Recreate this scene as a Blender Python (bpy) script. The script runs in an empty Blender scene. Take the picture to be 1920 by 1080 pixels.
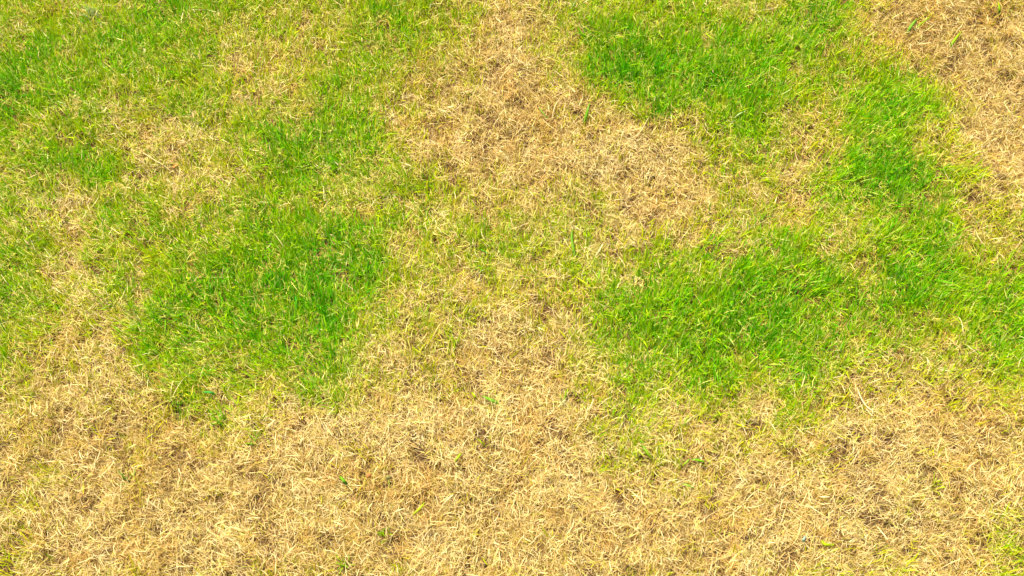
import bpy, math
import numpy as np
from math import radians as R

# ---------------------------------------------------------------- camera, sky, sun, exposure
sc = bpy.context.scene
C = bpy.data.collections.new("lawn_scene"); sc.collection.children.link(C)
CAM_H, OFF, HFOV = 1.85, 25.0, 50.0          # metres above the lawn, degrees off straight down, lens
cam_d = bpy.data.cameras.new("camera"); cam = bpy.data.objects.new("camera", cam_d)
C.objects.link(cam)
cam.location = (0, 0, CAM_H); cam.rotation_euler = (R(OFF), 0, 0)
cam_d.sensor_width = 36; cam_d.angle = R(HFOV); cam_d.clip_start = 0.05; cam_d.clip_end = 2000
sc.camera = cam
SUN_EL, SUN_AZ = 58.0, -35.0
w = bpy.data.worlds.new("World"); sc.world = w; w.use_nodes = True
nt = w.node_tree; bg = nt.nodes["Background"]
sky = nt.nodes.new("ShaderNodeTexSky"); sky.sky_type = 'NISHITA'; sky.sun_disc = False
sky.sun_elevation = R(SUN_EL); sky.sun_rotation = R(SUN_AZ)
sky.air_density = 0.5; sky.dust_density = 7.0; sky.ozone_density = 0.2
nt.links.new(sky.outputs[0], bg.inputs[0]); bg.inputs[1].default_value = 0.055
sd = bpy.data.lights.new("sun", 'SUN'); so = bpy.data.objects.new("sun", sd); C.objects.link(so)
sd.energy = 3.4; sd.angle = R(4); sd.color = (1.0, 0.93, 0.80)
so.rotation_euler = (R(90 - SUN_EL), 0, R(180 - SUN_AZ)); so.location = (0, 0, 6)
sc.view_settings.view_transform = 'Standard'; sc.view_settings.look = 'None'
sc.view_settings.exposure = 1.2; sc.view_settings.gamma = 1
sc.cycles.max_bounces = 8; sc.cycles.diffuse_bounces = 4; sc.cycles.transmission_bounces = 6
sc.cycles.transparent_max_bounces = 4

# ---------------------------------------------------------------- pixel -> lawn
F = 960 / math.tan(R(HFOV) / 2)
so_, co_ = math.sin(R(OFF)), math.cos(R(OFF))
def at(px, py):
    """point of the lawn (z=0) seen at a pixel of the 1920x1080 photograph"""
    u = (np.asarray(px, float) - 960) / F; v = (540 - np.asarray(py, float)) / F
    dx = u; dy = v * co_ + so_; dz = v * so_ - co_
    t = -CAM_H / dz
    return dx * t, dy * t
def pix(x, y, z=0.0):
    rx, ry, rz = x, y, z - CAM_H
    v = ry * co_ + rz * so_; d = ry * so_ - rz * co_
    return 960 + F * rx / d, 540 - F * v / d

# ---------------------------------------------------------------- maps of the lawn
GREEN = """
55456666544555411455654477511001
55577653433665301479766877310000
87666662334542100299888975452000
87644553346620100026799854787200
64542224777721000010225632787200
56762225887642000000002522798400
54145434663454322230013213788612
43156655877644434342123334378732
52144667898833554342456576479744
64335788899722243258899998879887
53236778788434211278999997654688
42113667787313100157999886543367
31112553365311010125665364111135
21011132200000000014322132110001
11001000000100000002321011000001
11000000000000000000111000001000
10000000000000000000011000100012
11000000000000000000000001021014
""".split()
# how brown (9) or bleached (0) the dead grass is, on a 16 x 9 grid
BROWN = """
4445556565655677
4445555566556677
4444445554445566
2344444454444467
4244443343344566
4434334444444444
5564433344443455
4665444445544444
5544565555544444
""".split()
GG = np.array([[int(c) for c in r] for r in GREEN], float) / 9
BB = np.array([[int(c) for c in r] for r in BROWN], float) / 9
def sample(G, px, py):
    n, m = G.shape
    x = np.clip(px / 1920 * m - .5, 0, m - 1.001); y = np.clip(py / 1080 * n - .5, 0, n - 1.001)
    i = x.astype(int); j = y.astype(int); fx = x - i; fy = y - j
    fx = fx * fx * (3 - 2 * fx) * .5 + fx * .5; fy = fy * fy * (3 - 2 * fy) * .5 + fy * .5
    return (G[j, i] * (1 - fx) + G[j, i + 1] * fx) * (1 - fy) + (G[j + 1, i] * (1 - fx) + G[j + 1, i + 1] * fx) * fy
def vnoise(x, y, f, seed):
    T = np.random.RandomState(seed).rand(256, 256)
    x = x * f + 1000.37; y = y * f + 1000.71
    i = np.floor(x).astype(int); j = np.floor(y).astype(int); fx = x - i; fy = y - j
    fx = fx * fx * (3 - 2 * fx); fy = fy * fy * (3 - 2 * fy)
    a = T[j & 255, i & 255]; b = T[j & 255, (i + 1) & 255]; c = T[(j + 1) & 255, i & 255]; d = T[(j + 1) & 255, (i + 1) & 255]
    return (a * (1 - fx) + b * fx) * (1 - fy) + (c * (1 - fx) + d * fx) * fy
def greenness(x, y):
    wx = x + .065 * (vnoise(x, y, 13, 1) - .5) + .035 * (vnoise(x, y, 45, 3) - .5)
    wy = y + .065 * (vnoise(x, y, 13, 2) - .5) + .035 * (vnoise(x, y, 45, 4) - .5)
    px, py = pix(wx, wy)
    g = sample(GG, px, py + 16)
    # outside the picture the lawn goes on with patches of its own
    o = np.maximum(np.maximum(-px, px - 1920), np.maximum(-py, py - 1080)) / 260
    o = np.clip(o, 0, 1)
    g2 = np.clip(vnoise(x, y, 2.6, 5) * 1.3 + .4 * vnoise(x, y, 7, 6) - .45, 0, 1)
    return g * (1 - o) + g2 * o
def brownness(x, y):
    px, py = pix(x, y)
    return sample(BB, px, py) + .45 * (vnoise(x, y, 9, 8) - .5) + .3 * (vnoise(x, y, 30, 9) - .5)

# ---------------------------------------------------------------- materials
def blade_mat(name, rough, trans, spec):
    m = bpy.data.materials.new(name); m.use_nodes = True
    t = m.node_tree; n = t.nodes; l = t.links; n.clear()
    out = n.new("ShaderNodeOutputMaterial"); mix = n.new("ShaderNodeMixShader"); mix.inputs[0].default_value = trans
    p = n.new("ShaderNodeBsdfPrincipled"); tr = n.new("ShaderNodeBsdfTranslucent")
    at_ = n.new("ShaderNodeAttribute"); at_.attribute_name = "tint"
    # fine streaks of lighter and duller tissue along the surface
    tc = n.new("ShaderNodeTexCoord"); nz = n.new("ShaderNodeTexNoise"); nz.inputs["Scale"].default_value = 260
    mr = n.new("ShaderNodeMapRange"); mr.inputs[3].default_value = .82; mr.inputs[4].default_value = 1.14
    mul = n.new("ShaderNodeVectorMath"); mul.operation = 'SCALE'
    l.new(tc.outputs["Object"], nz.inputs["Vector"]); l.new(nz.outputs[0], mr.inputs[0])
    l.new(at_.outputs["Color"], mul.inputs[0]); l.new(mr.outputs[0], mul.inputs["Scale"])
    l.new(mul.outputs[0], p.inputs["Base Color"]); l.new(mul.outputs[0], tr.inputs["Color"])
    p.inputs["Roughness"].default_value = rough; p.inputs["Specular IOR Level"].default_value = spec
    l.new(p.outputs[0], mix.inputs[1]); l.new(tr.outputs[0], mix.inputs[2]); l.new(mix.outputs[0], out.inputs[0])
    return m
M_GREEN = blade_mat("living_blade", .6, .36, .08)
M_STRAW = blade_mat("dry_blade", .6, .18, .2)
M_THATCH = blade_mat("dead_litter", .75, .12, .2)

def soil_mat():
    m = bpy.data.materials.new("soil"); m.use_nodes = True
    t = m.node_tree; n = t.nodes; l = t.links; p = n["Principled BSDF"]; p.inputs["Roughness"].default_value = .95
    p.inputs["Specular IOR Level"].default_value = .1
    tc = n.new("ShaderNodeTexCoord")
    a = n.new("ShaderNodeTexNoise"); a.inputs["Scale"].default_value = 90; a.inputs["Detail"].default_value = 8
    r = n.new("ShaderNodeValToRGB"); e = r.color_ramp.elements
    e[0].position = .3; e[0].color = (.05, .028, .012, 1); e[1].position = .75; e[1].color = (.18, .11, .05, 1)
    # far beyond the modelled blades the lawn is only seen as mottled green and straw
    b = n.new("ShaderNodeTexNoise"); b.inputs["Scale"].default_value = 1.6; b.inputs["Detail"].default_value = 9
    r2 = n.new("ShaderNodeValToRGB"); e = r2.color_ramp.elements
    e[0].position = .42; e[0].color = (.12, .26, .02, 1); e[1].position = .58; e[1].color = (.42, .30, .12, 1)
    ln = n.new("ShaderNodeVectorMath"); ln.operation = 'LENGTH'
    mr = n.new("ShaderNodeMapRange"); mr.inputs[1].default_value = 2.4; mr.inputs[2].default_value = 3.6
    mx = n.new("ShaderNodeMix"); mx.data_type = 'RGBA'
    for q in (a, b): l.new(tc.outputs["Object"], q.inputs["Vector"])
    l.new(a.outputs[0], r.inputs[0]); l.new(b.outputs[0], r2.inputs[0]); l.new(tc.outputs["Object"], ln.inputs[0])
    l.new(ln.outputs["Value"], mr.inputs[0]); l.new(mr.outputs[0], mx.inputs[0])
    l.new(r.outputs[0], mx.inputs[6]); l.new(r2.outputs[0], mx.inputs[7]); l.new(mx.outputs[2], p.inputs["Base Color"])
    bp = n.new("ShaderNodeBump"); bp.inputs["Distance"].default_value = .004; bp.inputs["Strength"].default_value = .8
    l.new(a.outputs[0], bp.inputs["Height"]); l.new(bp.outputs[0], p.inputs["Normal"])
    return m

# ---------------------------------------------------------------- ground: one uneven sheet to the horizon
def ground_z(x, y):
    return .020 * (vnoise(x, y, 4, 20) - .5) + .010 * (vnoise(x, y, 14, 21) - .5) + .004 * (vnoise(x, y, 60, 22) - .5)
def axis(lo, hi, step):
    a = list(np.arange(lo, hi + step / 2, step)); s = step; q = a[0]; pre = []
    while q > -400: s *= 1.6; q -= s; pre.append(q)
    s = step; q = a[-1]; post = []
    while q < 400: s *= 1.6; q += s; post.append(q)
    return np.array(pre[::-1] + a + post)
xs = axis(-2.4, 2.4, .012); ys = axis(-1.0, 3.0, .012)
X, Y = np.meshgrid(xs, ys); nx, ny = len(xs), len(ys)
fall = np.clip(1 - (np.hypot(X, Y) - 3) / 3, 0, 1)
V = np.stack([X, Y, ground_z(X, Y) * fall], -1).reshape(-1, 3)
idx = np.arange(nx * ny).reshape(ny, nx)
Fq = np.stack([idx[:-1, :-1], idx[:-1, 1:], idx[1:, 1:], idx[1:, :-1]], -1).reshape(-1, 4)
me = bpy.data.meshes.new("ground")
me.vertices.add(len(V)); me.vertices.foreach_set("co", V.ravel().astype(np.float32))
me.loops.add(Fq.size); me.loops.foreach_set("vertex_index", Fq.ravel().astype(np.int32))
me.polygons.add(len(Fq)); me.polygons.foreach_set("loop_start", (np.arange(len(Fq)) * 4).astype(np.int32))
me.update(calc_edges=True); me.polygons.foreach_set("use_smooth", np.ones(len(Fq), bool))
me.materials.append(soil_mat())
g = bpy.data.objects.new("ground", me); C.objects.link(g)
g["kind"] = "structure"; g["label"] = "brown soil showing in small gaps between the grass"; g["category"] = "ground"

# ---------------------------------------------------------------- blades: many curved, tapered strips in one mesh
def blades(name, mat, P, az, el, bend, turn, L, W, roll, c0, c1, fold=.0, taper=(0.8, 1.0, 0.72), zmin=.0015):
    """P base (n,3); az heading; el start elevation; bend drop per blade; turn sideways curl;
    c0 root colour, c1 tip colour"""
    n = len(P); S = 4
    pts = np.zeros((n, S, 3)); pts[:, 0] = P; dirs = np.zeros((n, S, 3))
    for s in range(S):
        f = s / (S - 1)
        e = el - bend * f ** 1.3; a = az + turn * f
        dirs[:, s] = np.stack([np.cos(e) * np.cos(a), np.cos(e) * np.sin(a), np.sin(e)], -1)
        if s < S - 1: pts[:, s + 1] = pts[:, s] + dirs[:, s] * (L / (S - 1))[:, None]
    gz = ground_z(pts[..., 0], pts[..., 1]) + zmin
    pts[..., 2] = np.maximum(pts[..., 2], gz)
    side = np.stack([-np.sin(az), np.cos(az), np.zeros(n)], -1)
    verts = np.zeros((n, 7, 3)); cols = np.ones((n, 7, 4))
    for s in range(3):
        up = np.cross(dirs[:, s], side)
        wv = side * np.cos(roll + .5 * s * fold)[:, None] + up * np.sin(roll + .5 * s * fold)[:, None]
        hw = (W * taper[s] / 2)[:, None]
        verts[:, 2 * s] = pts[:, s] - wv * hw; verts[:, 2 * s + 1] = pts[:, s] + wv * hw
        cc = c0 + (c1 - c0) * (s / 3) ** .8
        cols[:, 2 * s, :3] = cc; cols[:, 2 * s + 1, :3] = cc
    verts[:, 6] = pts[:, 3]; cols[:, 6, :3] = c1
    base = (np.arange(n) * 7)[:, None]
    loops = base + np.array([0, 1, 3, 2, 2, 3, 5, 4, 4, 5, 6])[None]
    starts = ((np.arange(n) * 11)[:, None] + np.array([0, 4, 8])[None]).ravel()
    me = bpy.data.meshes.new(name)
    me.vertices.add(n * 7); me.vertices.foreach_set("co", verts.ravel().astype(np.float32))
    me.loops.add(n * 11); me.loops.foreach_set("vertex_index", loops.ravel().astype(np.int32))
    me.polygons.add(n * 3); me.polygons.foreach_set("loop_start", starts.astype(np.int32))
    at_ = me.attributes.new("tint", 'FLOAT_COLOR', 'POINT'); at_.data.foreach_set("color", np.clip(cols, 0, 1).ravel().astype(np.float32))
    me.update(calc_edges=True); me.polygons.foreach_set("use_smooth", np.ones(n * 3, bool))
    me.materials.append(mat)
    o = bpy.data.objects.new(name, me); C.objects.link(o)
    return o

rng = np.random.RandomState(7)
def area(n_per_m2, pad, rs):
    """random points over the part of the lawn in view plus pad metres round it"""
    x0, x1, y0, y1 = -1.75, 1.75, .05, 1.95
    n = int(n_per_m2 * (x1 - x0 + 2 * pad) * (y1 - y0 + 2 * pad))
    x = rs.uniform(x0 - pad, x1 + pad, n); y = rs.uniform(y0 - pad, y1 + pad, n)
    px, py = pix(x, y); m = 110 + pad * 900
    k = (px > -m) & (px < 1920 + m) & (py > -m) & (py < 1080 + m)
    return x[k], y[k]
def heading(x, y, seed):
    """blades near each other tend to lie the same way"""
    return (vnoise(x, y, 6, seed) * 2 + vnoise(x, y, 22, seed + 1)) * 2 * math.pi
def pal(cols, u):
    cols = np.array(cols); u = np.clip(u, 0, .9999) * (len(cols) - 1); i = u.astype(int); f = (u - i)[:, None]
    return cols[i] * (1 - f) + cols[i + 1] * f
def outward(x, y):
    """mown blades lean gently up and away across this lawn, more to the left on its left side"""
    return np.arctan2(y + .25, x * 1.05)
def vary(c, rs, s): return c * (1 + s * rs.randn(len(c), 1)) * (1 + .35 * s * rs.randn(len(c), 3))

STRAW = [(.93, .86, .50), (.87, .735, .34), (.765, .60, .23), (.58, .42, .13), (.33, .20, .06)]
GRASS = [(.66, .64, .012), (.52, .64, .003), (.36, .61, .001), (.19, .55, .001), (.06, .42, .001)]
def scatter(x, y, rs, spread, k):
    """k shoots round every clump centre"""
    n = len(x); cx = np.repeat(x, k); cy = np.repeat(y, k)
    a = rs.uniform(0, 2 * math.pi, n * k); r = spread * np.sqrt(rs.rand(n * k))
    return cx + r * np.cos(a), cy + r * np.sin(a), a, np.repeat(np.arange(n), k), r / spread

def dead_litter():
    rs = np.random.RandomState(11); x, y = area(52000, 0, rs)
    k = rs.rand(len(x)) < np.clip((vnoise(x, y, 55, 51) * .5 + vnoise(x, y, 120, 52) * .5 - .22) * 4, .25, 1); x, y = x[k], y[k]; n = len(x)
    z = ground_z(x, y) + rs.uniform(.001, .007, n)
    az = rs.uniform(0, 2 * math.pi, n); L = rs.uniform(.008, .024, n); W = rs.uniform(.0006, .0016, n)
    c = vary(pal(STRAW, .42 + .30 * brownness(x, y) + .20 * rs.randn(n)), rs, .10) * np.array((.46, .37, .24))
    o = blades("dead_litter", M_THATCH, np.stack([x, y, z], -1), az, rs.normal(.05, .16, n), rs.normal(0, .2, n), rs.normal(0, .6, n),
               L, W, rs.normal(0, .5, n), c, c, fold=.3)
    o["kind"] = "stuff"; o["label"] = "brown dead grass litter matted on the soil under the blades"; o["category"] = "grass litter"

def dry_grass():
    rs = np.random.RandomState(12); cx, cy = area(44000, 0, rs)
    g = greenness(cx, cy); gap = vnoise(cx, cy, 55, 51) * .5 + vnoise(cx, cy, 120, 52) * .5
    keep = (rs.rand(len(cx)) > .66 * g ** 1.1) & (rs.rand(len(cx)) < np.clip((gap - .34) * 4.5, .02, 1))
    cx, cy = cx[keep], cy[keep]
    x, y, ra, ci, rr = scatter(cx, cy, rs, .011, 7); n = len(x)
    g = greenness(x, y)
    low = rs.rand(n) < .38                       # lying straws against leaning ones
    az = np.where(rs.rand(n) < .45, ra + rs.normal(0, .6, n), heading(x, y, 31) + rs.normal(0, .9, n))
    az = np.where(~low & (rs.rand(n) < .6), outward(x, y) + rs.normal(0, .6, n), az)
    el = np.where(low, rs.normal(.12, .16, n), rs.uniform(.3, 1.25, n))
    bend = np.where(low, rs.normal(.15, .25, n), rs.uniform(.1, 1.2, n))
    z = ground_z(x, y) + np.where(low, rs.uniform(.004, .017, n), rs.uniform(0, .006, n))
    L = rs.gamma(8, .0018, n) * (1 + .25 * rs.rand(n)); L = np.clip(L, .010, .062)
    W = np.clip(rs.normal(.00070, .0002, n), .0004, .0026)
    W = np.where(rs.rand(n) < .025, W * 1.6, W)
    top = rs.rand(n) < .02                      # loose pale straws on top of the mat
    el = np.where(top, rs.normal(.05, .12, n), el); bend = np.where(top, rs.normal(.05, .15, n), bend)
    z = np.where(top, ground_z(x, y) + rs.uniform(.014, .024, n), z); L = np.where(top, L * 1.25, L); W = np.where(top, W * 1.1, W)
    tone = .20 + .42 * brownness(x, y) + .25 * rs.randn(n)
    tone = np.where(top, .05 + .10 * rs.rand(n), tone)
    c = pal(STRAW, tone)
    och = np.clip((vnoise(x, y, 24, 61) * .6 + vnoise(x, y, 70, 62) * .4 - .58) * 4, 0, .4)[:, None]   # rust and ochre tinged clumps
    c = np.where(top[:, None], c, c * (1 - och) + och * np.array((.70, .44, .07)))
    yel = (rs.rand(n) < .10 + .9 * g)[:, None]  # half dead blades keep some yellow green
    c = c * np.array((1, .98, .92)); c = np.where(yel, c * .35 + .65 * np.array((.56, .60, .012)), c)
    c = vary(c, rs, .10)
    o = blades("dry_grass", M_STRAW, np.stack([x, y, z], -1), az, el, bend, rs.normal(0, .45, n), L, W, rs.normal(0, .6, n),
               c * np.array((.90, .84, .74)), c, fold=.5)
    o["kind"] = "stuff"; o["label"] = "straw coloured dry grass blades tangled across the bare patches of the lawn"; o["category"] = "dry grass"

def green_grass():
    rs = np.random.RandomState(13); cx, cy = area(30000, 0, rs)
    g = greenness(cx, cy)
    gj = np.clip(g + .17 * rs.randn(len(cx)) * np.minimum(1, g * 5), 0, 1); g = gj
    lum = vnoise(cx, cy, 28, 41) * .6 + vnoise(cx, cy, 80, 42) * .4
    hole = np.clip((vnoise(cx, cy, 60, 45) * .5 + vnoise(cx, cy, 130, 46) * .5 - .31) * 5, .03, 1)
    p = hole * np.clip(1.75 * g ** 1.25 + .9 * (lum - .5) * np.minimum(g * 3, 1) * (1.15 - g), 0, 1) + .011 + .03 * (vnoise(cx, cy, 18, 47) > .72)
    keep = rs.rand(len(cx)) < p
    cx, cy = cx[keep], cy[keep]
    x, y, ra, ci, rr = scatter(cx, cy, rs, .008, 5); n = len(x)
    g = .5 * greenness(x, y) + .5 * gj[keep][ci]
    cl = rs.randn(len(cx))[ci]
    az = np.where(rs.rand(n) < .33, ra + rs.normal(0, .5, n), outward(x, y) + 1.3 * (vnoise(x, y, 12, 36) - .5) + rs.normal(0, .45, n))
    el = np.clip(rs.normal(.92, .30, n), .1, 1.5)
    bend = rs.gamma(3, .17, n)
    z = ground_z(x, y) + rs.uniform(0, .008, n)
    L = np.clip(rs.gamma(12, .0018, n) * (.78 + .42 * g), .012, .06)
    W = np.clip(rs.normal(.0018, .0006, n) * (.82 + .3 * g), .0009, .0042)
    tone = .02 + .76 * g + .16 * rs.randn(n) + .09 * cl + .24 * (vnoise(x, y, 13, 43) - .5) * g + .25 * (vnoise(x, y, 40, 44) - .5) * g
    c = vary(pal(GRASS, tone), rs, .09)
    tip = (rs.rand(n) < .12)[:, None]            # mown or scorched tips
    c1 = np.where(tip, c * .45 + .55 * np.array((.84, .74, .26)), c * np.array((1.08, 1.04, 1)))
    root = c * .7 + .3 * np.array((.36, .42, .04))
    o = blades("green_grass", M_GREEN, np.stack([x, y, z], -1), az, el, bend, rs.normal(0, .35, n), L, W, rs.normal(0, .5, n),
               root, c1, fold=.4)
    o["kind"] = "stuff"; o["label"] = "bright green and yellow green living grass growing in patches through the dry lawn"; o["category"] = "green grass"

def lawn_margin():
    """the same lawn going on outside the picture, thinner and coarser"""
    rs = np.random.RandomState(14); x, y = area(5200, .9, rs)
    px, py = pix(x, y); k = ~((px > -80) & (px < 2000) & (py > -80) & (py < 1160)); x, y = x[k], y[k]; n = len(x)
    g = greenness(x, y); live = rs.rand(n) < g
    z = ground_z(x, y) + rs.uniform(0, .012, n)
    c = np.where(live[:, None], pal(GRASS, .05 + .65 * g + .12 * rs.randn(n)), pal(STRAW, .35 + .2 * rs.randn(n)))
    el = np.where(live, rs.normal(.8, .3, n), rs.normal(.25, .3, n))
    o = blades("surrounding_grass", M_STRAW, np.stack([x, y, z], -1), rs.uniform(0, 6.28, n), el, rs.uniform(.1, .9, n), rs.normal(0, .4, n),
               rs.uniform(.03, .06, n), rs.uniform(.003, .006, n), rs.normal(0, .4, n), c, c, fold=.3)
    o["kind"] = "stuff"; o["label"] = "patchy grass of the lawn continuing around the middle"; o["category"] = "grass"


# ---------------------------------------------------------------- single blades, straws and tufts one can point at
def on(px, py, z):
    u = (px - 960) / F; v = (540 - py) / F
    dx, dy, dz = u, v * co_ + so_, v * so_ - co_
    t = (z - CAM_H) / dz
    return np.array((dx * t, dy * t, z))
def smooth_path(pts, m):
    """Catmull-Rom through the points, m samples"""
    P = np.array(pts, float); P = np.vstack([2 * P[0] - P[1], P, 2 * P[-1] - P[-2]]); k = len(P) - 3; out = []
    for q in np.linspace(0, k - 1e-6, m):
        i = int(q); t = q - i; a, b, c, d = P[i:i + 4]
        out.append(.5 * ((2 * b) + (c - a) * t + (2 * a - 5 * b + 4 * c - d) * t * t + (3 * b - a - 3 * c + d) * t ** 3))
    return np.array(out)
def solid_blade(path, width, prof, c0, c1, fold=.35, thick=.0003, m=12):
    """closed V-folded leaf along a path: returns verts, faces, colours"""
    P = smooth_path(path, m); T = np.gradient(P, axis=0); T /= np.linalg.norm(T, axis=1)[:, None]
    V, Fc, Cc = [], [], []
    for i in range(m):
        f = i / (m - 1); s_ = np.cross(T[i], (0, 0, 1.)); nn = np.linalg.norm(s_); s_ = s_ / nn if nn > 1e-4 else np.array((1., 0, 0))
        u_ = np.cross(s_, T[i]); hw = width / 2 * np.interp(f, [0, .15, .45, .8, 1], prof)
        for a, b in ((-hw, hw * fold), (0, thick), (hw, hw * fold), (0, -thick)):
            V.append(P[i] + s_ * a + u_ * b); Cc.append(np.array(c0) * (1 - f) + np.array(c1) * f)
    for i in range(m - 1):
        for j in range(4):
            a = 4 * i + j; b = 4 * i + (j + 1) % 4; Fc.append((a, b, b + 4, a + 4))
    Fc += [(3, 2, 1, 0), (4 * m - 4, 4 * m - 3, 4 * m - 2, 4 * m - 1)]
    return V, Fc, Cc
def tube(path, r0, r1, c, m=10, k=7):
    P = smooth_path(path, m); T = np.gradient(P, axis=0); T /= np.linalg.norm(T, axis=1)[:, None]
    V, Fc, Cc = [], [], []
    for i in range(m):
        s_ = np.cross(T[i], (.3, .1, 1.)); s_ /= np.linalg.norm(s_); u_ = np.cross(s_, T[i]); r_ = r0 + (r1 - r0) * i / (m - 1)
        for j in range(k):
            a = 2 * math.pi * j / k; V.append(P[i] + r_ * (s_ * math.cos(a) + u_ * math.sin(a))); Cc.append(c)
    for i in range(m - 1):
        for j in range(k):
            a = k * i + j; b = k * i + (j + 1) % k; Fc.append((a, b, b + k, a + k))
    Fc += [tuple(range(k))[::-1], tuple(range(k * (m - 1), k * m))]
    return V, Fc, Cc
def lump(c, r3, col, seed, nu=14, nv=9, rough=.18):
    rs = np.random.RandomState(seed); V, Fc, Cc = [], [], []
    for j in range(nv + 1):
        ph = math.pi * j / nv
        for i in range(nu):
            th = 2 * math.pi * i / nu; q = 1 + rough * (rs.rand() - .5) * (0 < j < nv)
            V.append(np.array(c) + q * np.array((r3[0] * math.sin(ph) * math.cos(th), r3[1] * math.sin(ph) * math.sin(th), r3[2] * math.cos(ph))))
            Cc.append(np.array(col) * (.85 + .3 * rs.rand()))
    for j in range(nv):
        for i in range(nu):
            a = j * nu + i; b = j * nu + (i + 1) % nu; Fc.append((a, a + nu, b + nu, b))
    return V, Fc, Cc
def link(name, mat, pieces, parent=None, origin=None):
    V, Fc, Cc = [], [], []
    for v, f, c in pieces:
        o = len(V); V += [tuple(q) for q in v]; Fc += [tuple(o + i for i in t) for t in f]; Cc += [tuple(q) for q in c]
    org = np.array(V[0] if origin is None else origin); V = [tuple(np.array(q) - org) for q in V]
    me = bpy.data.meshes.new(name); me.from_pydata(V, [], Fc); me.update()
    at_ = me.attributes.new("tint", 'FLOAT_COLOR', 'POINT')
    at_.data.foreach_set("color", np.hstack([np.clip(np.array(Cc), 0, 1), np.ones((len(Cc), 1))]).ravel().astype(np.float32))
    me.polygons.foreach_set("use_smooth", np.ones(len(Fc), bool)); me.materials.append(mat)
    o = bpy.data.objects.new(name, me); C.objects.link(o)
    if parent is None: o.location = org
    else: o.parent = parent; o.location = org - np.array(parent.location)
    return o
def tag(o, label, cat, group=None):
    o["label"] = label; o["category"] = cat
    if group: o["group"] = group
TOP = .017
def arc(pts, z0=.6, lift=.004):
    """pixels of the photograph -> a blade resting on the mat, its root a little lower, its middle raised"""
    n = len(pts); q = []
    for i, (px, py) in enumerate(pts):
        f = i / (n - 1); x, y = at(px, py); gz = float(ground_z(np.array([float(x)]), np.array([float(y)]))[0])
        q.append(on(px, py, gz + TOP * (z0 + (1 - z0) * min(1, f * 2)) + lift * math.sin(math.pi * f)))
    return q
LEAF = [.45, .9, 1, .75, .06]; STALK = [.8, 1, 1, .9, .5]; CUT = [.5, .9, 1, 1, .8]
DG, MG, YG, PG = (.16, .42, .012), (.22, .50, .008), (.44, .60, .01), (.30, .50, .06)
PALE, CREAM = (.86, .74, .36), (.88, .78, .42)
BL = [  # pixels, width (m), profile, root colour, tip colour, label
 ([(936, 757), (922, 751), (904, 742)], .0062, LEAF, (.22, .48, .05), MG, "broad dark green grass blade alone on the straw just below the centre of the lawn"),
 ([(896, 749), (890, 743), (885, 736)], .0034, CUT, YG, YG, "short lime green cut blade just left of the broad dark green one"),
 ([(910, 838), (903, 830), (896, 822)], .0026, LEAF, YG, (.35, .58, .02), "thin lime green blade lying on the palest straw in the lower middle"),
 ([(1079, 487), (1075, 466), (1072, 446), (1074, 430)], .0055, LEAF, PG, DG, "upright dark green blade standing in the straw at the very centre right"),
 ([(1095, 232), (1100, 214), (1106, 192)], .0056, LEAF, (.16, .40, .02), (.18, .45, .02), "dull dark green blade on straw left of the upper right green patch"),
 ([(1030, 226), (1018, 212), (1010, 200)], .0032, LEAF, PG, (.28, .5, .05), "small pale green blade among golden straw left of the dull dark green blade"),
 ([(1297, 861), (1309, 863), (1323, 867)], .0048, LEAF, DG, MG, "deep green blade lying level in the straw below the right hand green patch"),
 ([(1279, 874), (1286, 868), (1293, 861)], .0034, CUT, YG, PG, "short slanting light green blade touching the left end of the level deep green one"),
 ([(1278, 907), (1289, 910), (1302, 915)], .0038, LEAF, PG, PG, "pale green blade below the level deep green one in the lower right straw"),
 ([(1223, 862), (1214, 849), (1204, 834)], .0052, LEAF, YG, (.2, .5, .03), "broad light green blade slanting down from the tip of the right hand green patch"),
 ([(1700, 64), (1708, 50), (1720, 34)], .0068, LEAF, (.22, .48, .03), (.24, .48, .05), "broadest green blade in the tan straw of the top right corner"),
 ([(1713, 56), (1728, 44), (1746, 31)], .0030, LEAF, YG, MG, "thin green blade just right of the broadest blade in the top right straw"),
 ([(1780, 92), (1788, 78), (1803, 58)], .0058, LEAF, (.2, .5, .02), YG, "lime green blade slanting in tan straw, lower of the two broad top right blades"),
 ([(1872, 28), (1874, 16), (1871, 2)], .0055, LEAF, (.12, .4, .02), YG, "green blade standing at the top edge close to the right corner"),
 ([(405, 741), (394, 736), (378, 735)], .0050, LEAF, (.08, .38, .05), (.10, .44, .06), "deep green blade lying level at the lower edge of the left green patch"),
 ([(652, 910), (645, 902), (638, 894)], .0050, CUT, (.14, .42, .04), MG, "stubby green blade left of the little brown seed in the lower straw"),
 ([(773, 966), (787, 954), (797, 941)], .0042, LEAF, (.5, .6, .03), YG, "curved lime green blade lying in the bottom centre straw"),
 ([(853, 866), (858, 859), (864, 850)], .0042, CUT, YG, (.4, .55, .02), "small lime green blade right of the round seed head"),
 ([(555, 590), (556, 570), (554, 553)], .0055, LEAF, (.05, .36, .02), (.06, .40, .02), "broad upright deep green blade in the middle of the left green patch"),
 ([(1566, 1022), (1548, 1021), (1540, 1014)], .0050, CUT, YG, YG, "bent lime green blade in the bottom right straw beside the blue green shard"),
]
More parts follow.
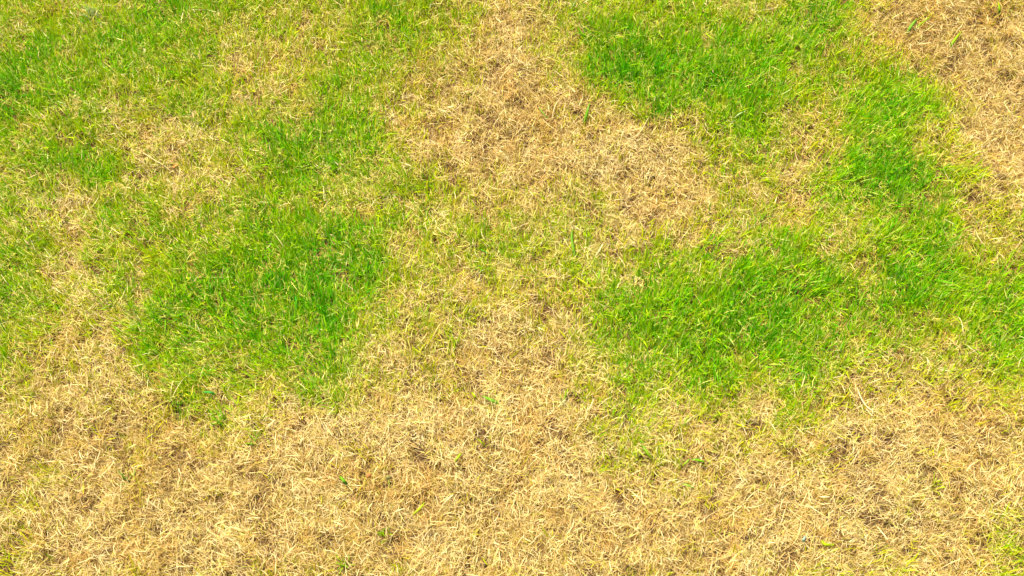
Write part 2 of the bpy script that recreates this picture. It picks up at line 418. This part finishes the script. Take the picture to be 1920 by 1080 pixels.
def single_blades():
    for pts, w_, prof, c0, c1, lab in BL:
        o = link("grass_shoot", M_GREEN, [solid_blade(arc(pts), w_, prof, c0, c1)]); tag(o, lab, "grass blade")
    ST = [
     ([(1607, 727), (1615, 747), (1625, 762), (1637, 771)], .0036, CUT, CREAM, "thick cream straw curving on tan grass below the right hand green patch"),
     ([(1131, 457), (1124, 469), (1115, 482)], .0042, [1, 1, .8, .5, .3], PALE, "stout pale straw standing in the bare ground at the centre of the lawn"),
     ([(1050, 184), (1040, 200), (1035, 224)], .0018, STALK, CREAM, "thin cream straw arching over the golden strip above the centre"),
     ([(262, 281), (283, 296), (304, 308), (322, 322)], .0019, STALK, PALE, "long thin straw lying diagonally across the upper left dry patch"),
     ([(828, 948), (838, 938), (850, 927)], .0034, [.4, .7, 1, 1, .9], PALE, "stout pale straw slanting in the bottom centre right of the curved lime blade"),
     ([(737, 962), (748, 957), (760, 953)], .0026, CUT, CREAM, "short cream straw lying left of the curved lime blade at the bottom"),
     ([(1536, 931), (1545, 932), (1556, 932)], .0036, CUT, CREAM, "short white straw lying level in the lower right dry patch"),
     ([(1512, 945), (1530, 957), (1548, 969)], .0024, STALK, PALE, "long pale straw slanting down right under the short white straw"),
     ([(1811, 646), (1822, 654), (1835, 665)], .0018, STALK, CREAM, "thin cream straw lying over the green grass at the right side"),
     ([(1797, 594), (1803, 604), (1807, 630)], .0022, STALK, PALE, "pale bent stalk in the right hand green grass above a thin cream straw"),
     ([(1377, 222), (1384, 215), (1398, 208)], .0030, CUT, (.55, .72, .30), "pale green stalk lying along the lower edge of the upper right green patch"),
     ([(1182, 260), (1200, 248), (1216, 220)], .0018, STALK, PALE, "long thin pale straw leaning up from dry ground under the upper right patch"),
    ]
    for pts, w_, prof, c, lab in ST:
        o = link("straw", M_STRAW, [solid_blade(arc(pts, .7, .003), w_ * .75, prof, c, c, fold=.2)]); tag(o, lab, "straw")
    o = link("leaf_shard", M_GREEN, [solid_blade(arc([(1505, 1018), (1507, 1012), (1510, 1006)]), .0042, CUT, (.30, .52, .40), (.42, .62, .50))])
    tag(o, "tiny blue green shard of leaf standing in the bottom right straw", "leaf")
    o = link("dead_leaf", M_STRAW, [solid_blade(arc([(324, 316), (328, 312), (333, 309)]), .0080, [.3, .8, 1, .7, .2], (.60, .20, .05), (.72, .34, .10))])
    tag(o, "small rusty orange dead leaf in the upper left dry patch", "leaf")
    # round olive seed head on its stalk
    p = arc([(731, 917), (730, 908), (728, 899)], .7, .001); e = bpy.data.objects.new("weed_bud", None); C.objects.link(e); e.location = p[0]
    e.empty_display_size = .01
    tag(e, "round olive seed head on a short green stalk among the lower middle straw", "bud")
    link("stalk", M_GREEN, [tube(p, .0012, .0009, (.36, .44, .05))], e)
    h = on(728, 895, p[-1][2] + .001); link("head", M_THATCH, [lump(h, (.0048, .0038, .0036), (.22, .21, .06), 3)], e)
    h = on(691, 891, p[-1][2]); o = link("seed", M_THATCH, [lump(h, (.0045, .0042, .003), (.46, .20, .06), 4)], origin=h)
    tag(o, "small round reddish brown seed lying left of the olive seed head", "seed")
    h = arc([(1585, 735), (1588, 741)]); e = bpy.data.objects.new("debris", None); C.objects.link(e); e.location = h[0]; e.empty_display_size = .01
    tag(e, "tiny black and dark red crumb on tan straw by the thick cream straw", "debris")
    link("black_half", M_THATCH, [lump(h[0], (.0036, .0028, .0022), (.015, .013, .015), 5)], e, origin=h[0])
    link("red_half", M_THATCH, [lump(h[1] + np.array((0, -.001, 0)), (.0032, .0026, .0022), (.34, .07, .025), 6)], e, origin=h[1])
def tuft(px, py, n, L, W, spread, c0, c1, lab, seed, lean=0.):
    """a tuft of its own: separate blades fanning from one root"""
    rs = np.random.RandomState(seed); x, y = at(px, py); x, y = float(x), float(y)
    gz = float(ground_z(np.array([x]), np.array([y]))[0]); pcs = []
    for k in range(n):
        a = float(outward(x, y)) + lean + rs.normal(0, spread); el = rs.uniform(.5, 1.2); l_ = L * rs.uniform(.6, 1.15)
        b = np.array((x + rs.normal(0, .004), y + rs.normal(0, .004), gz + .006))
        m1 = b + .55 * l_ * np.array((math.cos(el) * math.cos(a), math.cos(el) * math.sin(a), math.sin(el)))
        e2 = el - rs.uniform(.2, .9); t_ = m1 + .45 * l_ * np.array((math.cos(e2) * math.cos(a), math.cos(e2) * math.sin(a), math.sin(e2)))
        c = np.array(c0) * rs.uniform(.8, 1.15); d = np.array(c1) * rs.uniform(.8, 1.15)
        pcs.append(solid_blade([b, m1, t_], W * rs.uniform(.7, 1.2), LEAF, c, d, m=7))
    o = link("grass_tuft", M_GREEN, pcs, origin=(x, y, gz + .004)); tag(o, lab, "grass tuft")
def tufts():
    tuft(177, 46, 26, .036, .0016, .75, (.50, .52, .20), (.30, .46, .14), "pale grey green fine tuft in the grass near the top left corner", 1)
    tuft(1748, 915, 9, .026, .0030, .9, (.6, .55, .05), YG, "small lime green tuft alone in the lower right straw", 2)
    tuft(725, 1010, 8, .022, .0026, 1.2, YG, MG, "small bright green tuft in the straw at the bottom, right of the centre left one", 3)
    tuft(652, 1062, 10, .026, .0026, 1.2, YG, (.3, .55, .02), "lime green tuft at the very bottom edge left of the centre", 4)
    tuft(422, 798, 12, .032, .0028, .7, (.3, .5, .02), MG, "bright green tuft sticking out below the left green patch", 5)
    tuft(240, 905, 6, .026, .0020, 1.0, PG, PG, "small dull green tuft in the brown straw at the lower left", 6)
    tuft(482, 838, 8, .028, .0024, .6, (.4, .5, .04), MG, "thin green tuft right of the one below the left green patch", 7)
    tuft(1205, 655, 3, .026, .0030, .3, PG, MG, "sparse three bladed green tuft at the left rim of the right hand patch", 8)
    tuft(1057, 762, 4, .026, .0032, .25, (.3, .5, .05), YG, "narrow lime tuft in the straw strip below the centre", 9)
    tuft(905, 30, 7, .030, .0022, .5, (.5, .55, .03), YG, "lime tuft in the golden strip at the top edge near the middle", 10)
    tuft(635, 778, 6, .024, .0024, .8, (.5, .56, .03), YG, "small lime tuft just under the right tip of the left green patch", 11)
    tuft(855, 655, 8, .034, .0022, .4, (.5, .58, .03), (.35, .56, .01), "tall thin lime tuft in the straw between the two big green patches", 12)

dead_litter(); dry_grass(); green_grass(); lawn_margin(); single_blades(); tufts()
